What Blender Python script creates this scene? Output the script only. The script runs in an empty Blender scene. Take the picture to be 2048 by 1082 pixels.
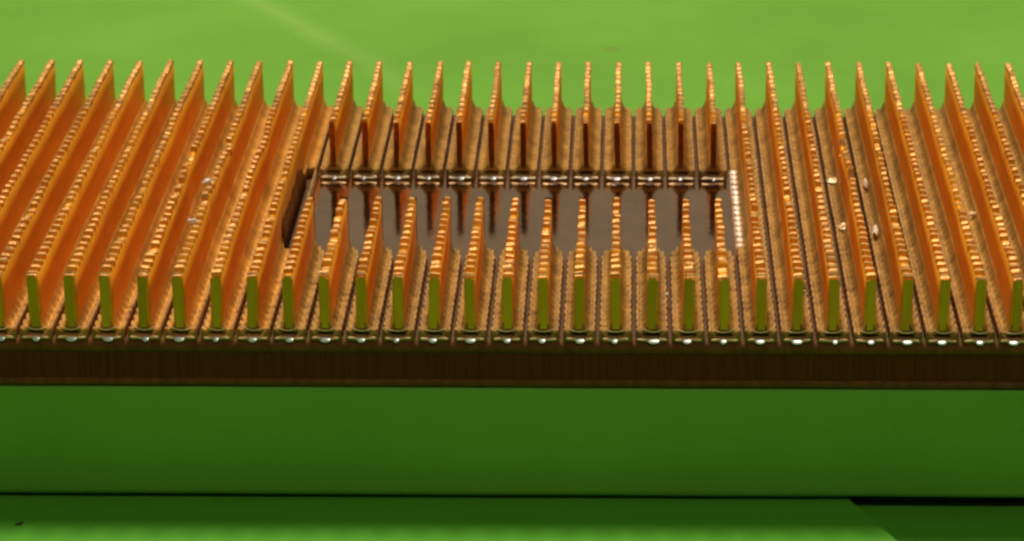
import bpy, math, random
from mathutils import Vector, Matrix, noise

# ---------------------------------------------------------------- units
S = 0.003                     # one fin pitch = 3 mm; everything below is written in pitches
scene = bpy.context.scene
col = scene.collection

# ---------------------------------------------------------------- camera
CAM = Vector((-0.68387, -83.25326, 32.30248))
TH, PSI, ROLL = math.radians(20), 0.00616, 0.00219
FPX, PPX = 6476.97, 1217.34   # focal length and principal column, in pixels of the 2048 wide photograph
FWD = Vector((-math.sin(PSI) * math.cos(TH), math.cos(PSI) * math.cos(TH), -math.sin(TH)))
R0 = Vector((math.cos(PSI), math.sin(PSI), 0))
U0 = R0.cross(FWD)
RIGHT = R0 * math.cos(ROLL) + U0 * math.sin(ROLL)
UP = U0 * math.cos(ROLL) - R0 * math.sin(ROLL)
cd = bpy.data.cameras.new('camera')
cam = bpy.data.objects.new('camera', cd)
col.objects.link(cam)
m = Matrix((RIGHT, UP, -FWD)).transposed().to_4x4()
m.translation = CAM * S
cam.matrix_world = m
cd.sensor_width = 36
cd.lens = FPX / 2048 * 36
cd.shift_x = -(PPX - 1024) / 2048
cd.clip_start, cd.clip_end = 0.01, 20
cd.dof.use_dof = True
cd.dof.focus_distance = 89.5 * S
cd.dof.aperture_fstop = 150
scene.camera = cam


def at(px, py, z):
    """point on the level plane z (pitches) seen at a pixel of the photograph"""
    d = FWD + RIGHT * ((px - PPX) / FPX) + UP * ((541 - py) / FPX)
    return CAM + d * ((z - CAM.z) / d.z)


# ---------------------------------------------------------------- light and exposure
w = bpy.data.worlds.new('World')
scene.world = w
w.use_nodes = True
bg = w.node_tree.nodes['Background']
bg.inputs[0].default_value = (1.0, 0.86, 0.66, 1)
bg.inputs[1].default_value = 0.035


def area(name, loc, target, sx, sy, power, colr, shape='RECTANGLE'):
    ld = bpy.data.lights.new(name, 'AREA')
    ld.shape = shape
    ld.size, ld.size_y = sx, sy
    ld.energy = power
    ld.color = colr
    o = bpy.data.objects.new(name, ld)
    col.objects.link(o)
    o.location = loc
    o.rotation_euler = (Vector(target) - Vector(loc)).to_track_quat('-Z', 'Y').to_euler()
    return o


area('ceiling_lamp', (-0.03, 0.25, 0.60), (0, 0.02, 0), 0.17, 0.17, 4.0, (1, 0.90, 0.74), 'DISK')
area('room_lamp', (0.12, -0.75, 0.75), (0, 0.02, 0), 0.10, 0.10, 1.75, (1, 0.93, 0.82), 'DISK')
area('reflection_fill', (-0.1, 1.05, 0.44), (0, 0.04, 0), 1.9, 0.62, 0.72, (1, 0.82, 0.58))  # unseen dim panel, added for the pocket floor to reflect
vs = scene.view_settings
vs.view_transform, vs.look, vs.exposure, vs.gamma = 'Standard', 'None', 0.0, 1.0
scene.cycles.use_denoising = True
scene.cycles.max_bounces = 14
scene.cycles.glossy_bounces = 10
scene.cycles.diffuse_bounces = 5
scene.cycles.sample_clamp_indirect = 4
scene.cycles.filter_width = 2.5


# ---------------------------------------------------------------- materials
def mat(name, base, rough, metal=0.0, var=0.12, scale=300.0, stretch=(1, 1, 1), bump=0.0, bscale=2500.0, spec=0.5, tint=None, rvar=0.08, each=0.0):
    mt = bpy.data.materials.new(name)
    mt.use_nodes = True
    nt = mt.node_tree
    b = nt.nodes['Principled BSDF']
    b.inputs['Metallic'].default_value = metal
    b.inputs['Specular IOR Level'].default_value = spec
    tc = nt.nodes.new('ShaderNodeTexCoord')
    mp = nt.nodes.new('ShaderNodeMapping')
    mp.inputs['Scale'].default_value = stretch
    nt.links.new(tc.outputs['Object'], mp.inputs[0])
    n = nt.nodes.new('ShaderNodeTexNoise')
    n.inputs['Scale'].default_value = scale
    n.inputs['Detail'].default_value = 6
    n.inputs['Roughness'].default_value = 0.6
    nt.links.new(mp.outputs[0], n.inputs['Vector'])
    r = nt.nodes.new('ShaderNodeValToRGB')
    r.color_ramp.elements[0].position, r.color_ramp.elements[1].position = 0.3, 0.7
    t = tint or base
    r.color_ramp.elements[0].color = tuple(c * (1 - var) for c in t) + (1,)
    r.color_ramp.elements[1].color = tuple(min(1, c * (1 + var)) for c in base) + (1,)
    nt.links.new(n.outputs['Fac'], r.inputs[0])
    out = r.outputs[0]
    if each:                       # every piece tarnished a little differently
        oi = nt.nodes.new('ShaderNodeObjectInfo')
        hv = nt.nodes.new('ShaderNodeHueSaturation')
        m1 = nt.nodes.new('ShaderNodeMapRange')
        m1.inputs[3].default_value, m1.inputs[4].default_value = 1 - each, 1 + each * 0.6
        nt.links.new(oi.outputs['Random'], m1.inputs[0])
        nt.links.new(m1.outputs[0], hv.inputs['Value'])
        nt.links.new(out, hv.inputs['Color'])
        out = hv.outputs[0]
    nt.links.new(out, b.inputs['Base Color'])
    mr = nt.nodes.new('ShaderNodeMapRange')
    mr.inputs[3].default_value, mr.inputs[4].default_value = max(0.02, rough - rvar), rough + rvar
    nt.links.new(n.outputs['Fac'], mr.inputs[0])
    nt.links.new(mr.outputs[0], b.inputs['Roughness'])
    if bump:
        n2 = nt.nodes.new('ShaderNodeTexNoise')
        n2.inputs['Scale'].default_value = bscale
        n2.inputs['Detail'].default_value = 4
        nt.links.new(mp.outputs[0], n2.inputs['Vector'])
        bp = nt.nodes.new('ShaderNodeBump')
        bp.inputs['Strength'].default_value = bump
        bp.inputs['Distance'].default_value = 0.0002
        nt.links.new(n2.outputs['Fac'], bp.inputs['Height'])
        nt.links.new(bp.outputs[0], b.inputs['Normal'])
    return mt


M = {}
M['web'] = mat('copper_web', (0.94, 0.375, 0.018), 0.58, 0.42, 0.14, 350, (1, 0.5, 2), 0.12, spec=0.2, each=0.10)
M['tooth'] = mat('copper_tooth', (0.76, 0.42, 0.125), 0.50, 0.55, 0.26, 700, (1, 1, 1), 0.35, tint=(0.62, 0.28, 0.07), each=0.16)
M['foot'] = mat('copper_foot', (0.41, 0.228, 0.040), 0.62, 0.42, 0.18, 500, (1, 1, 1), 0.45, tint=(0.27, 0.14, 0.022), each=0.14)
M['groove'] = mat('copper_groove', (0.11, 0.048, 0.012), 0.6, 0.3, 0.2, 500, (1, 1, 1), 0.3)
M['rim'] = mat('copper_foot_rim', (0.48, 0.29, 0.085), 0.62, 0.45, 0.22, 700, (1, 1, 1), 0.5, tint=(0.36, 0.20, 0.075))
M['foot_lit'] = mat('copper_foot_lit', (0.58, 0.285, 0.035), 0.60, 0.45, 0.18, 500, (1, 1, 1), 0.4, tint=(0.50, 0.22, 0.03), each=0.10)  # left-hand feet: warmer light put into the copper colour
M['face'] = mat('copper_cut_face', (1.0, 0.29, 0.05), 0.11, 1.0, 0.16, 500, (1, 1, 0.4), 0.08, 900, rvar=0.06, each=0.15)
M['bar'] = mat('copper_bar', (0.92, 0.56, 0.28), 0.5, 0.1, 0.12, 600)
M['pale'] = mat('pale_copper_edge', (0.92, 0.72, 0.46), 0.42, 0.8, 0.12, 900, bump=0.1)
M['glint'] = mat('white_glint', (0.98, 0.95, 0.87), 0.27, 0.45, 0.03, 600, rvar=0.04)
M['ledge'] = mat('copper_milled', (0.93, 0.72, 0.58), 0.45, 0.25, 0.08, 900, bump=0.4)
M['floor'] = mat('copper_pocket_floor', (0.70, 0.50, 0.34), 0.10, 1.0, 0.14, 250, (1, 0.6, 1), 0.04, rvar=0.06)
M['base'] = mat('dark_copper_base', (0.105, 0.032, 0.006), 0.6, 0.0, 0.30, 700, (6, 1, 0.08), 0.5, spec=0.04)
M['bevel'] = mat('worn_copper_bevel', (0.15, 0.058, 0.012), 0.55, 0.0, 0.3, 500, (2, 1, 1), 0.2, spec=0.08)
M['chip'] = mat('copper_chip_glint', (0.95, 0.86, 0.72), 0.35, 0.1, 0.05, 900)  # glint on the chips put into the near-white colour
M['plate'] = mat('tan_copper_flake', (0.86, 0.66, 0.38), 0.35, 0.3, 0.1, 900)
M['crumb'] = mat('dark_crumb', (0.03, 0.05, 0.01), 0.8)
M['card'] = mat('green_card', (0.158, 0.410, 0.034), 0.55, 0.0, 0.11, 32, bump=0.14, spec=0.25)
M['card_low'] = mat('green_card_lower', (0.112, 0.440, 0.026), 0.55, 0.0, 0.05, 90, bump=0.05, spec=0.25)


def streak_stain(mt, segs, stain):
    """pale streaks along segments and one small brown stain mixed into the card colour (object coordinates)"""
    nt = mt.node_tree
    b = nt.nodes['Principled BSDF']
    src = b.inputs['Base Color'].links[0].from_socket
    tc = nt.nodes.new('ShaderNodeTexCoord')

    def math_(op, a, b_=None, clamp=False):
        nd = nt.nodes.new('ShaderNodeMath')
        nd.operation = op
        nd.use_clamp = clamp
        for i, v in enumerate((a, b_)):
            if v is None:
                continue
            if isinstance(v, (int, float)):
                nd.inputs[i].default_value = v
            else:
                nt.links.new(v, nd.inputs[i])
        return nd.outputs[0]

    def mixc(fac, a, c):
        mx = nt.nodes.new('ShaderNodeMix')
        mx.data_type = 'RGBA'
        nt.links.new(fac, mx.inputs[0])
        nt.links.new(a, mx.inputs[6])
        mx.inputs[7].default_value = c
        return mx.outputs[2]
    nz = nt.nodes.new('ShaderNodeTexNoise')
    nz.inputs['Scale'].default_value = 900
    for (p, q, wd, st) in segs:
        p, q = Vector(p).to_2d() * S, Vector(q).to_2d() * S
        d = (q - p)
        ln = d.length
        d.normalize()
        mp = nt.nodes.new('ShaderNodeMapping')
        mp.vector_type = 'TEXTURE'
        mp.inputs['Location'].default_value = (p.x, p.y, 0)
        mp.inputs['Rotation'].default_value = (0, 0, math.atan2(d.y, d.x))
        nt.links.new(tc.outputs['Object'], mp.inputs[0])
        sx = nt.nodes.new('ShaderNodeSeparateXYZ')
        nt.links.new(mp.outputs[0], sx.inputs[0])
        across = math_('SUBTRACT', 1, math_('DIVIDE', math_('ABSOLUTE', sx.outputs[1]), wd * S), True)
        ends = math_('MULTIPLY', math_('DIVIDE', sx.outputs[0], ln * 0.25, True), math_('DIVIDE', math_('SUBTRACT', ln, sx.outputs[0]), ln * 0.25, True), True)
        f = math_('MULTIPLY', math_('MULTIPLY', across, ends), math_('MULTIPLY', nz.outputs['Fac'], st * 2))
        src = mixc(f, src, (0.42, 0.60, 0.16, 1))
    mp = nt.nodes.new('ShaderNodeMapping')
    mp.vector_type = 'TEXTURE'
    mp.inputs['Location'].default_value = (stain[0] * S, stain[1] * S, stain[2] * S)
    mp.inputs['Scale'].default_value = (0.45 * S, 0.5 * S, 1)
    nt.links.new(tc.outputs['Object'], mp.inputs[0])
    ln_ = nt.nodes.new('ShaderNodeVectorMath')
    ln_.operation = 'LENGTH'
    nt.links.new(mp.outputs[0], ln_.inputs[0])
    f = math_('MULTIPLY', math_('SUBTRACT', 1, ln_.outputs['Value'], True), 0.5)
    src = mixc(f, src, (0.20, 0.16, 0.03, 1))
    nt.links.new(src, b.inputs['Base Color'])


# ---------------------------------------------------------------- mesh helpers (coordinates in pitches)
def link(name, verts, faces, material, parent=None, smooth=True, mats=None):
    me = bpy.data.meshes.new(name)
    me.from_pydata([(x * S, y * S, z * S) for x, y, z in verts], [], faces)
    me.materials.append(material)
    if smooth:
        me.polygons.foreach_set('use_smooth', [True] * len(me.polygons))
    me.update()
    o = bpy.data.objects.new(name, me)
    col.objects.link(o)
    if parent:
        o.parent = parent
    return o


def tag(o, label, cat=None, kind=None, group=None):
    if label:
        o['label'] = label
    if cat:
        o['category'] = cat
    if kind:
        o['kind'] = kind
    if group:
        o['group'] = group
    return o


def loft(sections, closed=False, caps=True):
    """sections: equal-length lists of points; open strips unless closed"""
    n = len(sections[0])
    v = [p for s in sections for p in s]
    f = []
    for i in range(len(sections) - 1):
        for j in range(n if closed else n - 1):
            a, b = i * n + j, i * n + (j + 1) % n
            f.append((a, b, b + n, a + n))
    if caps:
        f.append(tuple(range(n - 1, -1, -1)))
        o = (len(sections) - 1) * n
        f.append(tuple(range(o, o + n)))
    return v, f


def rounded_box(x0, x1, y0, y1, z0, z1, r, seg=3):
    """box with its long x edges rounded: the yz outline swept along x"""
    out = []
    for cy, cz, a0 in ((y1 - r, z1 - r, 0), (y0 + r, z1 - r, 90), (y0 + 2.4 * r, z0 + 2.4 * r, 180), (y1 - r, z0 + r, 270)):
        for i in range(seg + 1):
            a = math.radians(a0 + 90 * i / seg)
            rr = 2.4 * r if a0 == 180 else r
            out.append((cy + rr * math.cos(a), cz + rr * math.sin(a)))
    return out


# ---------------------------------------------------------------- setting: table, lower card, green block
ZB = -1.43                     # underside of the heat sink
ZL = -4.90                     # top of the lower card
ZT = -5.23                     # table top
X0, X1 = -45, 34


def sheet(name, poly, ztop, zbot, material):
    n = len(poly)
    v = [(x, y, ztop) for x, y in poly] + [(x, y, zbot) for x, y in poly]
    f = [tuple(range(n)), tuple(range(2 * n - 1, n - 1, -1))]
    f += [(i, i + n, (i + 1) % n + n, (i + 1) % n) for i in range(n)]
    return link(name, v, f, material, smooth=False)


tbl = sheet('table_top', [(-160, -160), (160, -160), (160, 160), (-160, 160)], ZT, ZT - 1, M['card_low'])
tag(tbl, 'smooth green table top under the lower card', kind='structure')
e0, e1 = at(1690, 992, ZL), at(1795, 1082, ZL)
dx = (e1.x - e0.x) / (e1.y - e0.y)
card = sheet('green_card', [(-70, -75), (e0.x + dx * (-75 - e0.y), -75), (e0.x + dx * (8 - e0.y), 8), (-70, 8)], ZL, ZT + 0.004, M['card_low'])
tag(card, 'flat green card lying under the front of the green block, with slanted edge', 'card')

# block: rounded outline swept along x, with a faint sag so that its edges are not ruler straight
prof = rounded_box(X0, X1, -0.06, 62, ZL + 0.13, ZB - 0.035, 0.09, 4)
secs = []
NX = 90
for i in range(NX + 1):
    x = X0 + (X1 - X0) * i / NX
    s_ = []
    for (y, z) in prof:
        wob = 0.025 * noise.noise(Vector((x * 0.13, z * 0.3, 1.7))) if y < 5 else 0
        zz = z + (0.012 * noise.noise(Vector((x * 0.25, y * 0.1, 9.1))) if z < -3 else 0)
        s_.append((x, y + wob, zz))
    secs.append(s_)
v, f = loft(secs, closed=True)
block = link('green_block', v, f, M['card'])
tag(block, 'thick bright green block that the copper heat sink rests on', 'block')
for p in block.data.polygons:
    if len(p.vertices) > 4:
        p.use_smooth = False
v = [(x, y, z) for z in (ZL + 0.004, ZL + 0.14) for x, y in ((X0 + 1, 0.55), (X1 - 1, 0.55), (X1 - 1, 61), (X0 + 1, 61))]
link('gap_shade_board', v, [(3, 2, 1, 0), (4, 5, 6, 7), (0, 1, 5, 4), (1, 2, 6, 5), (2, 3, 7, 6), (3, 0, 4, 7)], M['base'], block, smooth=False)  # dark recessed board added to deepen the shadow gap under the block
zt = ZB - 0.035
a, b_, c_, d_ = at(455, -30, zt), at(735, 125, zt), at(700, 90, zt), at(835, 200, zt)
streak_stain(M['card'], [(a, b_, 0.9, 0.26), (c_, d_, 0.9, 0.14)], at(1222, 98, zt))

# ---------------------------------------------------------------- heat sink
H = 1.84
YB = 20.94
WY0, WY1 = 6.85, 14.17         # the milled pocket, front to back
KW0, KW1 = -10, 2              # fins cut by it
K0, K1 = -27, 17
P = 0.49                       # pitch of the serrations
sink = bpy.data.objects.new('heat_sink', None)
col.objects.link(sink)
sink.location = (0, 0, 0)
tag(sink, 'copper heat sink with rows of serrated fins and a milled rectangular pocket', 'heat sink')

# base plate: dark body with worn bevels
bx0, bx1 = K0 - 0.6, K1 + 0.6
YF = -0.10                     # front of the plate
ZG = -0.12                     # plate top in the grooves


def sweep_x(name, outline, material, x0, x1, n, parent, amp=0.01, seed=0.0, smooth=False):
    ss = []
    for i in range(n + 1):
        x = x0 + (x1 - x0) * i / n
        ss.append([(x, y + amp * noise.noise(Vector((x * 0.6, y * 3 + seed, z * 3))), z + amp * noise.noise(Vector((x * 0.6, y * 3, z * 3 + seed + 5)))) for y, z in outline])
    vv, ff = loft(ss, closed=True)
    return link(name, vv, ff, material, parent, smooth=smooth)


base = sweep_x('base_plate', [(YB + 0.1, ZG), (0.10, ZG), (0.05, -0.2), (YF + 0.02, -0.36), (YF + 0.02, ZB + 0.20), (0.1, ZB + 0.05), (0.1, ZB), (YB + 0.1, ZB)], M['base'], bx0, bx1, 160, sink, 0.006)
base.data.materials.append(M['groove'])
for q, p in enumerate(base.data.polygons):
    if q % 8 == 0 and len(p.vertices) == 4:
        p.material_index = 1
sweep_x('top_bevel', [(0.13, ZG - 0.02), (0.11, ZG + 0.03), (0.02, ZG + 0.015), (YF + 0.01, ZG - 0.08), (YF - 0.01, -0.40), (YF + 0.06, -0.40)], M['bevel'], bx0, bx1, 220, base, 0.014, 3.0, True)
sweep_x('bottom_bevel', [(0.12, ZB + 0.24), (YF + 0.0, ZB + 0.24), (YF - 0.01, ZB + 0.10), (YF + 0.05, ZB), (0.12, ZB)], M['bevel'], bx0, bx1, 160, base, 0.010, 7.0, True)

# pocket floor: polished plate set into the base
px0, px1 = KW0 - 0.56, KW1 + 0.52
v = [(x, y, z) for z in (ZG - 0.03, ZG + 0.012) for x, y in ((px0, WY0 - 0.3), (px1, WY0 - 0.3), (px1, WY1 + 0.3), (px0, WY1 + 0.3))]
link('pocket_floor', v, [(4, 5, 6, 7), (0, 1, 5, 4), (1, 2, 6, 5), (2, 3, 7, 6), (3, 0, 4, 7)], M['floor'], sink, smooth=False)

NOTCH = {-14: [(10.3, 0.75, 0.26), (8.1, 0.25, 0.12)], -13: [(11.6, 0.2, 0.12), (6.6, 0.3, 0.14)], -18: [(19.5, 0.25, 0.06)],
         6: [(12.0, 0.50, 0.42), (9.15, 0.40, 0.42), (10.9, .12, .14)], 5: [(8.0, 0.2, 0.1)], 3: [(13.4, 0.5, 0.12)], -9: [(5.2, 0.3, 0.10)],
         8: [(16.0, 0.4, 0.08)], -6: [(17.2, .2, .06)], -20: [(12.5, .25, .08)], 9: [(6.2, .2, .1)], -16: [(15.5, .3, .07)]}
DENT = {-14: [(10.2, 0.9, -0.12)], -13: [(11.4, 0.6, 0.09), (7.0, 0.5, -0.08)], -12: [(12.4, 0.9, 0.07)], 6: [(11.6, 0.7, -0.06), (9.0, 0.6, 0.07)], -9: [(5.2, .5, -.05)]}


def fin(k, y0, y1, front_kind):
    rnd = random.Random(k * 31 + int(y0 * 7) + 1000)
    sd = k * 3.7
    lean = rnd.uniform(-0.03, 0.03)
    jog = rnd.uniform(-0.015, 0.015)
    tall = rnd.uniform(-0.025, 0.02)

    def cx(y, z):
        bend = jog + 0.034 * noise.noise(Vector((sd, y * 0.35, 2.0))) + 0.010 * noise.noise(Vector((sd, y * 1.1, 7.0)))
        dent = sum(a_ * math.exp(-((y - c_) / h_) ** 2) for c_, h_, a_ in DENT.get(k, ()))
        return k + (bend + lean + dent) * max(0, z) / H

    def damage(y):
        return sum(d * math.exp(-((y - c) / hw) ** 10) for c, hw, d in NOTCH.get(k, ()))
    def slim(y):                   # fins are thickest at the front edge
        return 1.0 - 0.45 * min(1, max(0, y / 8)) ** 0.8
    # -- web: the thin upright wall
    n = max(8, int((y1 - y0) * 3))
    ss = []
    for i in range(n + 1):
        y = y0 + 0.03 + (y1 - y0 - 0.03) * i / n
        zt_ = 1.70 - damage(y) * 0.6
        s_ = []
        for sgn in (-1, 1):
            zs = (0.2, 0.42, 0.8, 1.25, zt_)
            zs = zs if sgn < 0 else zs[::-1]
            for z in zs:
                tt = 0.138 * slim(y) * (1.16 - 0.10 * z / H)
                s_.append((cx(y, z) + sgn * tt + 0.006 * noise.noise(Vector((sd + sgn * 5, y * 1.5, z * 2))), y, z))
        ss.append(s_)
    vv, ff = loft(ss, closed=True)
    web = link('fin', vv, ff, M['web'], sink)
    for p in web.data.polygons[-2:]:
        p.use_smooth = False
    # -- tooth row along the top edge
    per = []
    nt_ = int((y1 - y0) / P) + 3
    for i in range(nt_):
        per.append((rnd.uniform(0.65, 1.2), rnd.uniform(-0.022, 0.02) if rnd.random() > 0.07 else rnd.uniform(-0.10, -0.05), rnd.uniform(-0.016, 0.016), rnd.uniform(-0.5, 0.5)))
    ss, gs = [], []
    SP = 12
    n = int((y1 - y0) / P * SP)
    ph0 = rnd.uniform(0.0, 0.35)
    for i in range(n + 1):
        y = y0 + 0.012 + (y1 - y0 - 0.012) * i / n
        u = (y - y0) / P + ph0
        q = min(int(u), nt_ - 1)
        A, dz, dxx, tl = per[q]
        fr = u - int(u)
        g = max(0.0, min(1.0, (abs(fr - 0.55) - 0.15) / 0.09))
        g = g * g * (3 - 2 * g)
        gs.append(g if y < 15.5 else 0.0)
        fade = 1.0 - 0.80 * min(1, max(0, (y - 11) / 8))
        amp = 0.20 * A * fade
        zt_ = H + tall + (dz + (0.07 + tl * 0.13) * (fr - 0.5)) * fade * (1 - g) - amp * g - damage(y)
        zt_ += 0.014 * noise.noise(Vector((sd, y * 0.8, 4)))
        wd = (0.144 - 0.022 * g * fade) * (0.15 + 0.85 * slim(y)) * (1 + 0.04 * math.sin(q * 2.3 + k))
        if y < y0 + 0.17:
            zt_ -= 0.055
        c = cx(y, H) + dxx * fade * (1 - g)
        zb = 1.67 - damage(y) * 0.8
        zm = max(zb + 0.01, zt_ - 0.085)
        ss.append([(c - 0.135 * slim(y), y, zb), (c - wd, y, zm), (c - wd * 0.97, y, zt_ - 0.014), (c - wd * 0.6, y, zt_ + 0.002 - tl * 0.02), (c, y, zt_ + 0.004), (c + wd * 0.6, y, zt_ + 0.002 + tl * 0.02),
                   (c + wd * 0.97, y, zt_ - 0.014), (c + wd, y, zm), (c + 0.135 * slim(y), y, zb)])
    vv, ff = loft(ss, closed=True)
    tr = link('tooth_row', vv, ff, M['tooth'], web, smooth=False)
    tr.data.materials.append(M['web'])             # light on the tips put in as colour; gaps stay web orange
    for q, p in enumerate(tr.data.polygons):
        i = q // 9
        if i < n and (gs[i] + gs[i + 1] > 0.25 or q % 9 in (0, 7, 8)):
            p.material_index = 1
    # -- foot: flared, ribbed skirt on both sides
    half = [(0.11, 0.45), (0.14, 0.37), (0.175, 0.30), (0.225, 0.25), (0.29, 0.222), (0.345, 0.215), (0.385, 0.248), (0.42, 0.25), (0.45, 0.20), (0.452, ZG - 0.02)]
    SP = 9
    n = int((y1 - y0) / P * SP)
    ss = []
    sl = [(rnd.uniform(0.6, 1.25), rnd.uniform(0.6, 1.25)) for _ in range(nt_ + 2)]
    for i in range(n + 1):
        y = y0 + 0.02 + (y1 - y0 - 0.02) * i / n
        u = (y - y0) / P + ph0 + 0.1
        fr = u - int(u)
        g = max(0.0, min(1.0, (abs(fr - 0.5) - 0.16) / 0.22))
        g = g * g * (3 - 2 * g)
        fade = 1.0 if y < 7 else (0.30 if k < 3 and y > 14 else 1.0 - 0.6 * min(1, (y - 7) / 12))
        if k <= -11:
            fade *= 1.0 if y < 5 else 0.5
        s_ = []
        for sgn in (-1, 1):
            rr = sl[min(int(u), nt_)][0 if sgn < 0 else 1]
            hh = half[::-1] if sgn < 0 else half
            pts = []
            for (x, z) in hh:
                wgt = max(0, min(1, (x - 0.15) / 0.15)) * fade * rr
                big = 0.02 * noise.noise(Vector((sd + sgn * 9, y * 0.7, 3)))
                if k == 6 and y < 12:
                    big += 0.05 * noise.noise(Vector((sgn * 3, y * 2.2, 8)))
                zz = z - (0.085 * wgt * g if z > 0.1 else 0) + (big * wgt if z > 0.1 else 0)
                xx = x - 0.036 * wgt * g + big * max(0, x - 0.3) * 4
                # the skirt narrows towards its far end, most of all at the pocket
                tp = (0.85, 0.62) if y1 < YB - 1 else (0.45, 0.35)
                q = max(0.0, min(1.0, (y - (y1 - tp[0])) / tp[0]))
                if x > 0.13:
                    xx = 0.13 + (xx - 0.13) * (1 - tp[1] * q * q)
                if k == KW0 - 1 and sgn > 0 and WY0 - 0.2 < y < WY1 + 0.1:      # milled away along the pocket
                    xx, zz = min(xx, 0.16), min(zz, 0.30)
                pts.append((k + sgn * xx + (cx(y, z) - k), y, zz))
            s_ += pts
        ss.append(s_)
    # a lens-shaped hollow in the front end of the skirt, beneath the lip
    nn = len(ss[0])
    lens = [(k + 0.24 * math.cos(math.radians(262 - 344 * j / (nn - 1))), 0.108 + 0.075 * math.sin(math.radians(262 - 344 * j / (nn - 1)))) for j in range(nn)]
    ss = [[(x, y0 + 0.34, z) for x, z in lens], [(x, y0 + 0.02, z) for x, z in lens]] + ss
    vv, ff = loft(ss, closed=True)
    ft = link('foot', vv, ff, M['foot_lit'] if k <= -11 else M['foot'], web)
    ft.data.materials.append(M['rim'])             # paler rim along the outer edges
    for q, p in enumerate(ft.data.polygons):
        if q // nn >= 2 and q % nn in (1, 2, nn - 4, nn - 3) and len(p.vertices) == 4:
            p.material_index = 1
    # -- cut end: mirror-like face, curled lip, polished bar
    tilt = rnd.uniform(-0.03, 0.03)
    fw = rnd.uniform(0.098, 0.120) if front_kind == 'front' else rnd.uniform(0.080, 0.094)
    fs = rnd.uniform(-0.02, 0.02)
    zs = [0.28 + 1.50 * j / 12 for j in range(13)]
    yb = y0 + 0.05
    sec = []
    for z in zs:
        c = cx(y0, z) + fs + tilt * (z - 1)
        w_ = fw * (1.0 if 0.45 < z < 1.7 else 0.86) + 0.010 * noise.noise(Vector((sd, z * 2.5, y0)))
        sec.append([(c - w_, yb, z), (c - w_, y0 - 0.004, z), (c + w_, y0 - 0.004, z), (c + w_, yb, z)])
    vv, ff = loft(sec, closed=True)
    link('end_face', vv, ff, M['face'], web, smooth=False)

    if y1 < YB - 1:                # dark unseen face added at the pocket end to darken the slots' reflections
        sec = [[(cx(y1, z) - 0.105, y1 + 0.006, z), (cx(y1, z) - 0.105, y1 - 0.05, z), (cx(y1, z) + 0.105, y1 - 0.05, z), (cx(y1, z) + 0.105, y1 + 0.006, z)] for z in zs]
        vv, ff = loft([q[::-1] for q in sec], closed=True)
        link('end_face', vv, ff, M['base'], web, smooth=False)

    def tube(name, pts, rad, material, flat=1.0):
        sec_ = []
        for (x, y, z), r in zip(pts, rad):
            sec_.append([(x, y + r * math.cos(a_), z + flat * r * math.sin(a_)) for a_ in [math.pi * 2 * j / 8 for j in range(8)]])
        v_, f_ = loft(sec_, closed=True)
        return link(name, v_, f_, material, web)
    sm = rnd.uniform(0.06, 0.11)
    asym = rnd.uniform(-0.03, 0.03)
    pts = [(k + x, y0 - 0.03 + 0.06 * abs(x), 0.215 + sm * (x / 0.3) ** 2 * 0.9 + asym * x / 0.3) for x in [-0.34 + 0.68 * j / 12 for j in range(13)]]
    if front_kind == 'front':
        tube('end_lip', pts, [0.024 * (1 - 0.5 * abs(j - 6) / 6) for j in range(13)], M['bar'])
    ofs = rnd.uniform(-0.05, 0.05)
    bw = rnd.uniform(0.36, 0.42)
    br = rnd.uniform(0.8, 1.2)
    xs = [-bw + 2 * bw * j / 18 for j in range(19)]
    rad = [0.040 * (1 if 0 < j < 18 else 0.4) for j, x in enumerate(xs)]
    pts = [(k + x, y0 - 0.055, 0.0 + 0.012 * math.sin(x * 9 + k)) for x in xs]
    if front_kind == 'front':
        tube('end_bar', pts, rad, M['bar'], 0.9)
    else:                          # at the pocket the bar is flattened and tilted to catch the front lamp
        n2, t2 = Vector((0, -0.85, 0.53)), Vector((0, 0.53, 0.85))
        sec_ = []
        for (x, y, z), r_ in zip(pts, rad):
            c2 = Vector((x, y - 0.01, z - 0.02))
            sec_.append([tuple(c2 + t2 * (1.15 * r_ * math.cos(a_)) + n2 * (0.35 * r_ * math.sin(a_))) for a_ in [math.pi * 2 * j2 / 8 for j2 in range(8)]])
        v_, f_ = loft(sec_, closed=True)
        link('end_bar', v_, f_, M['pale'], web)
    # bright bead on the bar: a highlight painted as a white flattened drop facing forward and up
    nrm, tan = Vector((0, -0.85, 0.53)), Vector((0, 0.53, 0.85))
    cen = Vector((k + ofs, y0 - 0.108, -0.012))
    rx = rnd.uniform(0.09, 0.19) * br * (1.0 if front_kind == 'front' else 0.75)
    sec_ = []
    for i in range(9):
        a_ = -1 + 2 * i / 8
        rr = math.sqrt(max(0.004, 1 - a_ * a_))
        sec_.append([tuple(cen + Vector((a_ * rx, 0, 0)) + tan * (rr * math.cos(b2) * (0.060 if math.cos(b2) > 0 else 0.095)) + nrm * (rr * math.sin(b2) * 0.009)) for b2 in [math.pi * 2 * j / 10 for j in range(10)]])
    v_, f_ = loft(sec_, closed=True)
    link('end_glint', v_, f_, M['glint'], web)
    return web


for k in range(K0, K1 + 1):
    if KW0 <= k <= KW1:
        fin(k, 0.0, WY0, 'front')
        fin(k, WY1, YB, 'back')
    else:
        fin(k, 0.0, YB, 'front')

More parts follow.
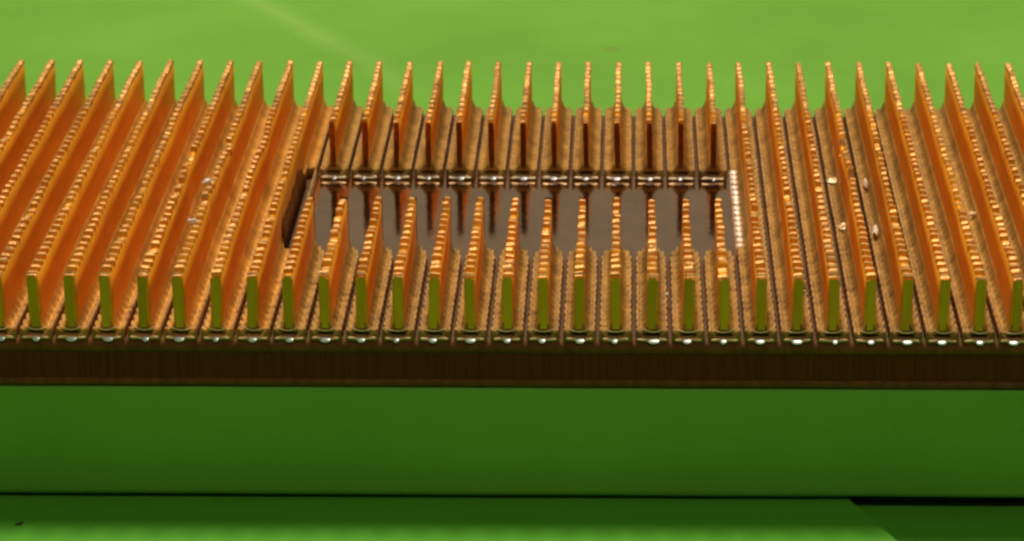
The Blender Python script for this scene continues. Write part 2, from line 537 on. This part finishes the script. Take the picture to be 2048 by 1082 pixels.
# shade on the fin flank beside the pocket, put in as a dark plate
ss = []
for i in range(31):
    y = WY0 + 0.1 + (WY1 - WY0 - 0.9) * i / 30
    zt_ = 0.80 + 0.35 * noise.noise(Vector((y * 1.4, 4, 4))) + 0.15 * noise.noise(Vector((y * 4, 4, 4))) - 0.4 * max(0, (i - 22) / 8) ** 2
    xw = KW0 - 1 + 0.158
    ss.append([(xw, y, ZG - 0.02), (xw - 0.03, y, zt_), (xw - 0.01, y, zt_), (xw + 0.03, y, 0.3), (xw + 0.05, y, ZG - 0.02)])
v, f = loft(ss, closed=True)
link('pocket_shade', v, f, M['base'], sink)

# thin strip of the old foot left standing at that side
ss = []
for i in range(41):
    y = WY0 + (WY1 - WY0 + 0.1) * i / 40
    z1 = 0.20 + 0.03 * noise.noise(Vector((y * 2.0, 1, 7)))
    xw = KW0 - 0.60 + 0.02 * noise.noise(Vector((y, 2, 2)))
    ss.append([(xw, y, ZG - 0.02), (xw + 0.005, y, z1), (xw + 0.05, y, z1), (xw + 0.06, y, ZG - 0.02)])
v, f = loft(ss, closed=True)
link('pocket_lip', v, f, M['rim'], sink)

# bright milled ledge along the pocket's flank
ss = []
rnd = random.Random(5)
n = 90
for i in range(n + 1):
    y = WY0 + 0.1 + (WY1 - WY0 - 0.25) * i / n
    g = (0.5 + 0.5 * math.cos(2 * math.pi * y / P)) ** 2
    jx = 0.04 * noise.noise(Vector((y * 1.5, 0, 0))) + 0.03 * g
    z1 = 0.28 - 0.12 * g + 0.09 * noise.noise(Vector((y * 2, 3, 0)))
    ss.append([(2.525 + jx, y, -0.1), (2.515 + jx, y, z1 - 0.06), (2.55 + jx, y, z1), (2.70, y, z1 + 0.01), (2.76, y, z1 - 0.03), (2.76, y, -0.1)])
v, f = loft(ss, closed=True)
link('milled_ledge', v, f, M['ledge'], sink)


# ---------------------------------------------------------------- loose chips and crumbs
def shard(name, p, size, rot, seed, material, label, cat, group=None):
    r_ = random.Random(seed)
    vs_, fs_ = [], []
    n_ = 7
    for lev, (zz, sc) in enumerate(((-0.5, 0.55), (0.0, 1.0), (0.45, 0.6))):
        for j in range(n_):
            a_ = 2 * math.pi * j / n_
            rr = sc * r_.uniform(0.45, 1.2) * 0.5
            vs_.append(Vector((rr * math.cos(a_) * size[0], rr * math.sin(a_) * size[1], zz * size[2] + r_.uniform(-.3, .3) * size[2])))
    for lev in range(2):
        for j in range(n_):
            a_, b2 = lev * n_ + j, lev * n_ + (j + 1) % n_
            fs_.append((a_, b2, b2 + n_, a_ + n_))
    fs_.append(tuple(range(n_ - 1, -1, -1)))
    fs_.append(tuple(range(2 * n_, 3 * n_)))
    rm = Matrix.Rotation(rot, 3, 'Z')
    o = link(name, [tuple(rm @ q) for q in vs_], fs_, material, smooth=False)
    o.location = Vector(p) * S
    tag(o, label, cat, group=group)
    return o


shard('copper_chip', at(415, 362, 1.86), (0.38, 0.5, 0.16), 0.3, 1, M['chip'], 'larger bright copper chip on a fin tip beside the notched fin, far from the pocket', 'chip')
shard('copper_chip', at(384, 443, 1.80), (0.34, 0.45, 0.14), 1.0, 2, M['chip'], 'bright copper chip lower on the same fin, nearer the front edge', 'chip')
shard('copper_chip', at(1666, 361, 0.30), (0.46, 0.5, 0.09), 0.1, 3, M['plate'], 'flat tan copper chip lying across a groove, behind another flat chip', 'chip')
shard('copper_chip', at(1688, 452, 0.30), (0.46, 0.5, 0.09), -0.1, 4, M['plate'], 'dull flat copper chip in the groove in front of another like it', 'chip')
shard('copper_chip', at(1731, 366, 0.36), (0.14, 0.95, 0.12), 0.05, 5, M['chip'], 'long thin pale copper sliver beside the battered fin', 'chip')
shard('copper_chip', at(1751, 460, 0.36), (0.18, 1.1, 0.14), -0.1, 6, M['chip'], 'brightest white copper sliver beside the battered fin, nearer the front edge', 'chip')
shard('copper_chip', at(1334, 588, 0.28), (0.13, 0.3, 0.1), 0.0, 7, M['chip'], 'tiny glowing copper speck in a groove behind the front edge', 'chip')
shard('copper_chip', at(1948, 428, 0.36), (0.36, 0.5, 0.08), 0.6, 8, M['plate'], 'small gold copper chip between the outer fins towards the picture edge', 'chip')
shard('dark_crumb', at(1607, 575, 0.36), (0.2, 0.35, 0.1), -0.5, 9, M['crumb'], 'dark crumb stuck beside a green-reflecting fin end', 'crumb')
shard('dark_crumb', at(38, 1047, ZL + 0.03), (0.32, 0.16, 0.05), 0.9, 10, M['crumb'], 'dark crumb on the lower green card in front of the block', 'crumb')
